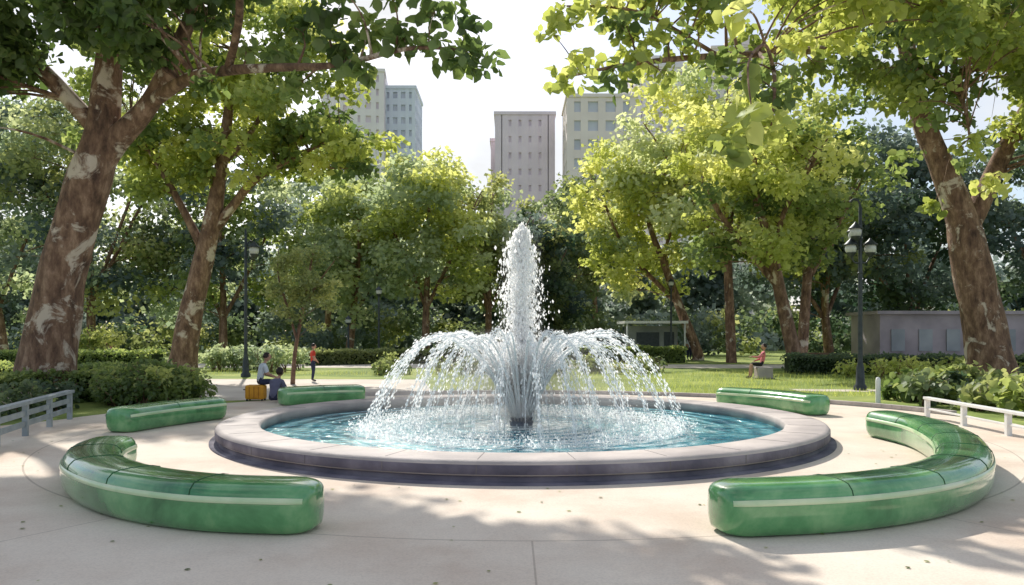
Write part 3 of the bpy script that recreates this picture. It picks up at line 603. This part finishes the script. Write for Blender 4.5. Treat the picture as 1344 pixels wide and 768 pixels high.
# ------------------------------------------------------------------ street lamps
GLOBE=noisy('frosted_glass',(.45,.47,.46),(.6,.62,.6),4,.25,spec=.6)
def lamp(x,y,h,style):
    e=empty('street_lamp'); b=MB(); c=(x,y,0)
    b.lathe(c,[(.20,0),(.20,.12),(.14,.2),(.12,.7),(.085,.85),(.075,1.0),(.065,h*.6),(.05,h-.15),(.001,h)],16)
    for zz in (.5,h*.62,h*.8): b.lathe((x,y,zz),[(.06,0),(.105,.03),(.06,.06)],16)
    gl=MB()
    def lant(cx,cy,cz,s_=1):
        gl.ball((cx,cy,cz),(.16*s_,.16*s_,.19*s_)); b.lathe((cx,cy,cz),[(.02,.30*s_),(.05,.26*s_),(.19*s_,.12*s_),(.2*s_,.09*s_),(.13*s_,.1*s_)],16); b.lathe((cx,cy,cz),[(.14*s_,-.12*s_),(.1*s_,-.2*s_),(.03,-.26*s_)],12)
    if style=='multi':
        for a,zz,rr in ((0,h-1.45,.32),(math.pi,h-1.45,.30),(2.0,h-1.0,.25),(math.pi+.6,h-.95,.25)):
            cx,cy=x+rr*math.cos(a),y+rr*math.sin(a)
            b.tube([(x,y,zz-.45),(x+rr*.6*math.cos(a),y+rr*.6*math.sin(a),zz-.45),(cx,cy,zz-.22)],[.03,.025,.025],8,smooth=4); lant(cx,cy,zz,1.1)
        b.tube([(x,y,h-.3),(x-.03,y,h),(x-.18,y,h+.12),(x-.32,y,h+.02)],[.04,.035,.03,.045],8,smooth=4)
    elif style=='side':
        b.tube([(x,y,h-.8),(x+.18,y,h-.55),(x+.33,y,h-.65)],[.03,.025,.02],8,smooth=4); lant(x+.34,y,h-.95,1.3)
        b.tube([(x,y,h-1.5),(x+.14,y,h-1.45),(x+.24,y,h-1.3)],[.025,.02,.02],8); lant(x+.26,y,h-1.12,.8)
    else: lant(x,y,h+.1,1.2)
    b.obj('post',METAL,e); gl.obj('lantern_glass',GLOBE,e)
lamp(-11.15,33,6.25,'side'); lamp(11.05,25,5.95,'multi'); lamp(-8.45,50,4.4,'top'); lamp(10.9,54,5.2,'top'); lamp(-10.8,52,2.6,'top')

# ------------------------------------------------------------------ rails
def rail(name,p0,p1,h,n,mt,boards):
    e=empty(name); b=MB(); x0,y0=p0;x1,y1=p1; a=math.atan2(y1-y0,x1-x0); l=math.hypot(x1-x0,y1-y0)
    for i in range(n):
        t=i/(n-1); b.box((x0+(x1-x0)*t,y0+(y1-y0)*t,h/2),(.09,.09,h),0,a)
    b.obj('posts',mt,e,smooth=False,bevel=.008); b=MB()
    for zz,t_,w_ in boards: b.box(((x0+x1)/2,(y0+y1)/2,zz),(l+.12,w_,t_),0,a)
    b.obj('rails',mt,e,smooth=False,bevel=.008)
rail('low_rail_fence',(8.75,16.6),(8.35,9.2),.40,6,WHITEP,[(.425,.055,.13),(.2,.04,.035)])
rail('low_rail_fence',(-9.15,16.3),(-7.3,9.6),.55,6,GREYP,[(.585,.06,.16),(.40,.10,.03),(.22,.10,.03)])
b=MB(); b.lathe((9.2,19.8,0),[(.06,0),(.06,.62),(.045,.68),(.001,.7)],16); b.obj('white_bollard',WHITEP)

def pbench(name,x,y,l,rz,slatm,legm):
    e=empty(name); e.location=(x,y,0); e.rotation_euler=(0,0,rz); b=MB()
    for i in range(4): b.box((0,-.17+i*.115,.45),(l,.09,.04))
    b.obj('seat',slatm,e,smooth=False,bevel=.006); b=MB()
    for i in range(3): b.box((0,.26+.03*i,.58+.13*i),(l,.03,.10))
    b.obj('backrest',slatm,e,smooth=False,bevel=.006)
    for q,sx in enumerate((-l*.42,l*.42)):
        b=MB(); b.tube([(sx,-.2,0),(sx,-.18,.43),(sx,.2,.42),(sx,.32,.9)],[.025,.025,.025,.02],6); b.tube([(sx,.2,.42),(sx,.3,0)],[.025,.025],6); b.obj('leg_%d'%(q+1),legm,e)
pbench('park_bench',-14.3,40.5,2.6,0,METAL,METAL)
pbench('park_bench',-21.5,41,2.4,.1,WOOD,METAL)
pbench('park_bench',15.4,38.5,2.2,-.2,WOOD,METAL)
e=empty('stone_seat'); b=MB(); b.box((10.15,31.8,.23),(.62,.55,.46)); b.obj('block',STONE_TOP,e,smooth=False,bevel=.04); b=MB(); b.box((10.15,31.8,.02),(.72,.65,.05)); b.obj('plinth',STONE_SIDE_SHADED,e,smooth=False)

# ------------------------------------------------------------------ buildings
def building(name,x,y,w,dp,h,st,nb,wall,glass,rz=0,pier=.35,band=.4,roof=0):
    e=empty(name); e.location=(x,y,0); e.rotation_euler=(0,0,rz)
    b=MB(); b.box((0,0,h/2-.3),(w-.8,dp-.8,h-.6)); b.obj('windows',glass,e,smooth=False)
    b=MB(); fh=h/st
    for i in range(st+1):
        z0=max(0,i*fh-fh*band/2); z1=min(h,i*fh+fh*band/2); b.box((0,0,(z0+z1)/2),(w-.1,dp-.1,z1-z0))
    b.obj('floor_bands',wall,e,smooth=False); b=MB()
    for s_ in (-1,1):
        bw=w/nb
        for j in range(nb+1): 
            xx=min(max(-w/2+j*bw,-w/2+bw*pier/2),w/2-bw*pier/2); b.box((xx,s_*(dp/2-.22),h/2),(bw*pier,.5,h+.02))
        nd=max(2,int(dp/bw)); bd=dp/nd
        for j in range(1,nd): b.box((s_*(w/2-.22),-dp/2+j*bd,h/2),(.5,bd*pier,h+.02))
    b.obj('walls',wall,e,smooth=False); b=MB(); b.box((0,0,h+.35),(w+.5,dp+.5,.7))
    if roof: b.box((w*.1,0,h+roof/2+.7),(w*.55,dp*.6,roof))
    b.obj('roof',wall,e,smooth=False)
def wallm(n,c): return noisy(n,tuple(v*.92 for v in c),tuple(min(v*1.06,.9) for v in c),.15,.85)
PINK=wallm('pink_concrete',(.82,.71,.78)); BEIGE=wallm('beige_stone',(.86,.76,.72)); CREAM=wallm('cream_render',(.84,.79,.80)); BLU=wallm('blue_grey_facade',(.72,.77,.86))  # facade colours whitened, distance haze painted in
G1=noisy('window_glass',(.52,.54,.62),(.62,.64,.72),.2,.5,spec=.3); G2=noisy('blue_glass',(.36,.56,.68),(.52,.68,.78),.1,.3,spec=.4); G3=noisy('hazed_window',(.72,.62,.70),(.78,.69,.75),.2,.6)  # panes lightened towards the walls, same painted haze
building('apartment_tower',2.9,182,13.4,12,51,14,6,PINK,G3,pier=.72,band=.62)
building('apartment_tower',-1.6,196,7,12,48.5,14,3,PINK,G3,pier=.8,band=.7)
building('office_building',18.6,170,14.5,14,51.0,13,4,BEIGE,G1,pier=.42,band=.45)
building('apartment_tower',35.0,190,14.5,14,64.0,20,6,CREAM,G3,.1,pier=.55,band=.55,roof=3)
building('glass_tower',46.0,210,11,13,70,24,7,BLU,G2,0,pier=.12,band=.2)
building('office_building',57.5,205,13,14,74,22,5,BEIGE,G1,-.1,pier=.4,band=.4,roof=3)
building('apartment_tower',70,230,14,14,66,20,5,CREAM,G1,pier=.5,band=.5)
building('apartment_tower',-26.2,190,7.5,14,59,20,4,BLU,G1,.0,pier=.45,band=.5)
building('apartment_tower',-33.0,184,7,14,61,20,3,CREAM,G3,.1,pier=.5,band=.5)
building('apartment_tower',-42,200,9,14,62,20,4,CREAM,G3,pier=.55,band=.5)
def kiosk():
    e=empty('park_kiosk'); GR=noisy('kiosk_wall',(.20,.21,.21),(.32,.33,.32),1,.7)
    b=MB(); b.box((10.0,57,1.2),(3.4,2.6,2.4)); b.obj('walls',GR,e,smooth=False)
    b=MB(); b.box((10.0,56.6,2.65),(4.4,4.2,.18)); b.obj('roof',WHITEP,e,smooth=False)
    b=MB(); 
    for xx in (8.0,12.0): b.tube([(xx,54.7,0),(xx,54.7,2.6)],[.06,.06],8)
    b.obj('posts',WHITEP,e); b=MB(); b.box((9.6,55.68,1.4),(1.6,.06,1.1)); b.box((11.1,55.68,1.0),(.7,.06,1.95)); b.obj('openings',METAL,e,smooth=False)
kiosk()
def pav():
    e=empty('garden_pavilion'); WL=noisy('pavilion_wall',(.26,.23,.26),(.40,.35,.39),.6,.8)
    b=MB(); b.box((27.2,49,1.5),(10.5,4,3.0)); b.obj('walls',WL,e,smooth=False)
    b=MB(); b.box((27.2,49,3.1),(11,4.5,.2)); b.obj('roof',WL,e,smooth=False); b=MB()
    for i in range(6): b.box((23.0+i*1.65,46.97,1.45),(.8,.1,1.3))
    b.obj('windows',noisy('pavilion_glass',(.20,.22,.26),(.32,.34,.38),.5,.3,spec=.5),e,smooth=False)
pav()

# ------------------------------------------------------------------ people
SK=noisy('skin',(.42,.24,.17),(.52,.31,.22),8,.6); HAIR=noisy('hair_dark',(.015,.01,.008),(.04,.025,.02),20,.5); EYE=noisy('eye_dark',(.01,.01,.01),(.03,.02,.02),5,.2); LIP=noisy('lip',(.35,.12,.1),(.4,.15,.12),5,.5)
def cloth(n,c): return noisy('cloth_'+n,tuple(v*.75 for v in c),c,7,.9,.3,40)
RED=cloth('red',(.75,.08,.05)); NAVY=cloth('navy',(.04,.045,.09)); PALEB=cloth('pale_blue',(.72,.77,.82)); PNK=cloth('pink',(.80,.25,.28)); BLK=cloth('black',(.03,.03,.035)); SHOE=cloth('shoe',(.12,.1,.1)); DKG=cloth('slate',(.16,.16,.24))
def person(name,loc,rz,H,J,shirt,pants,sleeve=True,shorts=False,hair_len=.0,head_yaw=0.0):
    e=empty(name); order=list(J.keys()); V=[J[k] for k in order]; ix={k:i for i,k in enumerate(order)}
    E=[('pel','spi'),('spi','che'),('che','nec'),('nec','hd')]
    for s_ in 'LR': E+=[('che','sh'+s_),('sh'+s_,'el'+s_),('el'+s_,'wr'+s_),('wr'+s_,'pm'+s_),('pel','hp'+s_),('hp'+s_,'kn'+s_),('kn'+s_,'an'+s_),('an'+s_,'to'+s_)]
    rad={'pel':(.092,.072),'spi':(.083,.062),'che':(.098,.066),'nec':(.034,.034),'hd':(.03,.03)}
    for s_ in 'LR': rad.update({'sh'+s_:(.044,.042),'el'+s_:(.030,.030),'wr'+s_:(.018,.016),'pm'+s_:(.02,.012),'hp'+s_:(.060,.058),'kn'+s_:(.040,.040),'an'+s_:(.024,.024),'to'+s_:(.024,.018)})
    me=bpy.data.meshes.new('tmp'); me.from_pydata([Vector(v)*H for v in V],[(ix[a],ix[b]) for a,b in E],[]); o=bpy.data.objects.new('tmp',me); COL.objects.link(o)
    m=o.modifiers.new('s','SKIN'); m.use_smooth_shade=True; m.branch_smoothing=.6
    sv=me.skin_vertices[0].data
    for k in order: sv[ix[k]].radius=(rad[k][0]*H,rad[k][1]*H); sv[ix[k]].use_root=(k=='pel')
    o.modifiers.new('u','SUBSURF').levels=2
    dg=bpy.context.evaluated_depsgraph_get(); dg.update(); nm=bpy.data.meshes.new_from_object(o.evaluated_get(dg)); bpy.data.objects.remove(o)
    nm.name='body'; nm.materials.clear()
    for q in (SK,shirt,pants,SHOE): nm.materials.append(q)
    lab={}
    for a,b in E:
        l=0
        if (a,b) in (('pel','spi'),('spi','che')) or b[:2]=='sh' or (a,b)==('che','nec'): l=1
        if a[:2]=='sh': l=1
        if a[:2]=='el': l=1 if sleeve=='long' else 0
        if a=='pel' and b[:2]=='hp' or a[:2]=='hp': l=2
        if a[:2]=='kn': l=0 if shorts else 2
        if a[:2]=='an': l=3
        lab[(a,b)]=l
    A=np.array([J[a] for a,b in E])*H;B=np.array([J[b] for a,b in E])*H; LB_=[lab[x] for x in E]
    for p in nm.polygons:
        c=np.array(p.center); ab=B-A; t=np.clip(np.sum((c-A)*ab,1)/np.sum(ab*ab,1),0,1); dd=np.linalg.norm(c-A-ab*t[:,None],axis=1); j=int(np.argmin(dd)); l=LB_[j]
        if E[j]==('che','nec') and t[j]>.75: l=0
        if E[j][0][:2]=='kn' and not shorts and t[j]>.92: l=3
        if E[j][0][:2]=='sh' and sleeve!='long' and t[j]>.8: l=0
        p.material_index=l; p.use_smooth=True
    bo=bpy.data.objects.new('body',nm); COL.objects.link(bo); bo.parent=e
    hc=np.array(J['hd'])*H+np.array([0,.012,.052])*H; hb=MB()
    def shape(v):
        v=v.copy(); low=np.clip(-v[:,2],0,1); v[:,0]*=1-.28*low**1.5; v[:,1]*=1-.12*low; v[:,1]+=.10*low*(v[:,1]>0); return v
    hb.ball((0,0,0),(.050*H,.060*H,.070*H),0,20,14,shape)
    hb.ball((0,.061*H,-.012*H),(.008*H,.013*H,.014*H),0,8,6); 
    for s_ in (-1,1):
        hb.ball((s_*.020*H,.053*H,.003*H),(.0075*H,.005*H,.0045*H),2,8,6); hb.ball((s_*.050*H,-.002*H,-.004*H),(.006*H,.011*H,.016*H),0,8,6); hb.box((s_*.02*H,.0565*H,.013*H),(.016*H,.004*H,.003*H),1)
    hb.ball((0,.054*H,-.034*H),(.014*H,.006*H,.004*H),3,8,6)
    def hs(v):
        v=v.copy(); fr=(v[:,1]>.25)&(v[:,2]<.45); v[fr,1]=.25+.0*v[fr,1]; lo=v[:,2]<-.25-hair_len; v[lo,2]=-.25-hair_len; v[:,2]=np.where(v[:,2]<-.1,v[:,2]*(1+hair_len),v[:,2]); return v
    hb.ball((0,-.006*H,.010*H),(.056*H,.064*H,.068*H),1,20,14,hs)
    ho=hb.obj('head',[SK,HAIR,EYE,LIP],e); ho.location=hc.tolist(); ho.rotation_euler=(0,0,head_yaw)
    fb_=MB()
    for s_,sg in (('L',-1),('R',1)):
        p=np.array(J['pm'+s_])*H; wv=p-np.array(J['wr'+s_])*H; d=wv/(np.linalg.norm(wv)+1e-9); sd=np.cross(d,np.array([0,0,1.0])); 
        if np.linalg.norm(sd)<.3: sd=np.array([0,1.0,0])
        sd/=np.linalg.norm(sd); nn=np.cross(sd,d)
        for q,(off,ln_) in enumerate(((-.0105,.036),(-.0035,.042),(.0035,.039),(.0105,.031))):
            a=p+sd*off*H; m1=a+d*ln_*.5*H; t_=m1+(d*.8-nn*.6*np.sign(nn[2]+.01))*ln_*.5*H; fb_.tube([a,m1,t_],[.0052*H,.0048*H,.0036*H],6,smooth=2)
        a=p-d*.012*H-sd*.012*H; fb_.tube([a,a+(d*.6-sd*.8)*.018*H,a+(d*.95-sd*.9)*.032*H],[.006*H,.0055*H,.004*H],6,smooth=2)
    fb_.obj('fingers',SK,e)
    e.location=loc; e.rotation_euler=(0,0,rz); return e
stand={'pel':(0,0,.52),'spi':(0,0,.61),'che':(0,0,.73),'nec':(0,0,.825),'hd':(0,.008,.87),
 'shL':(-.105,0,.79),'elL':(-.135,-.015,.63),'wrL':(-.14,.03,.49),'pmL':(-.14,.04,.455),'shR':(.105,0,.79),'elR':(.135,-.01,.64),'wrR':(.11,.08,.53),'pmR':(.10,.10,.51),
 'hpL':(-.052,0,.49),'knL':(-.058,.02,.27),'anL':(-.06,-.01,.045),'toL':(-.065,.085,.02),'hpR':(.052,0,.49),'knR':(.06,.0,.27),'anR':(.065,-.03,.045),'toR':(.075,.065,.02)}
def sit(sh,lean=.05,armf=.18,armz=.40,kd=.24,fz=0.0):
    z=sh+.05
    return {'pel':(0,0,z),'spi':(0,lean*.4,z+.10),'che':(0,lean,z+.22),'nec':(0,lean*1.5,z+.315),'hd':(0,lean*1.8,z+.36),
 'shL':(-.10,lean,z+.28),'elL':(-.13,lean+.04,z+.13),'wrL':(-.08,lean+armf,z+armz-.32),'pmL':(-.07,lean+armf+.03,z+armz-.33),
 'shR':(.10,lean,z+.28),'elR':(.13,lean+.04,z+.13),'wrR':(.08,lean+armf,z+armz-.32),'pmR':(.07,lean+armf+.03,z+armz-.33),
 'hpL':(-.055,.02,z-.005),'knL':(-.07,kd,z+fz+.01),'anL':(-.07,kd+.02,.045),'toL':(-.075,kd+.11,.02),'hpR':(.055,.02,z-.005),'knR':(.07,kd,z+fz+.01),'anR':(.075,kd+.0,.045),'toR':(.085,kd+.09,.02)}
person('child_standing',(-7.5,29.7,0.004),R(-60),1.44,stand,RED,NAVY,sleeve=True)
person('person_seated',(-6.75,21.0,0),R(-55),1.62,sit(.26,.07),PALEB,NAVY,hair_len=.1)
js=sit(.02,.09,.2,.40,.20,.20); person('person_seated',(-6.15,20.3,0),R(-20),1.65,js,DKG,NAVY,sleeve='long',hair_len=.35)
jr=sit(.285,-.03); jr.update({'elL':(-.16,.10,.50),'wrL':(-.14,.25,.52),'pmL':(-.135,.285,.515),'anR':(.07,.28,.05),'toR':(.08,.37,.02)})
person('person_seated',(10.08,31.75,0),R(82),1.72,jr,PNK,BLK,sleeve='long',shorts=True,hair_len=.1)
person('person_standing',(12.6,56,0),R(200),1.7,stand,PALEB,NAVY); person('person_standing',(12.0,58,0),R(120),1.65,stand,PNK,NAVY)
person('person_standing',(-25.5,50,0),R(60),1.7,stand,PNK,PALEB)
e=empty('orange_suitcase'); OR=noisy('orange_shell',(.62,.27,.02),(.75,.36,.03),5,.45)
b=MB(); b.box((-6.83,21.02,.235),(.50,.34,.38)); o=b.obj('shell',OR,e,smooth=False,bevel=.05)
b=MB(); 
for dx in (-.12,0,.12): b.box((-6.83+dx,20.845,.235),(.02,.012,.3))
b.obj('ribs',noisy('orange_rib',(.4,.16,.01),(.5,.2,.02),5,.5),e,smooth=False); b=MB()
for dx in (-.2,.2): 
    for dy in (-.12,.12): b.ball((-6.83+dx,21.02+dy,.03),(.03,.02,.03),0,8,6)
b.tube([(-7.09,20.95,.3),(-7.14,20.95,.3),(-7.14,21.1,.3),(-7.09,21.1,.3)],[.012]*4,6); b.obj('wheels_and_handle',METAL,e)
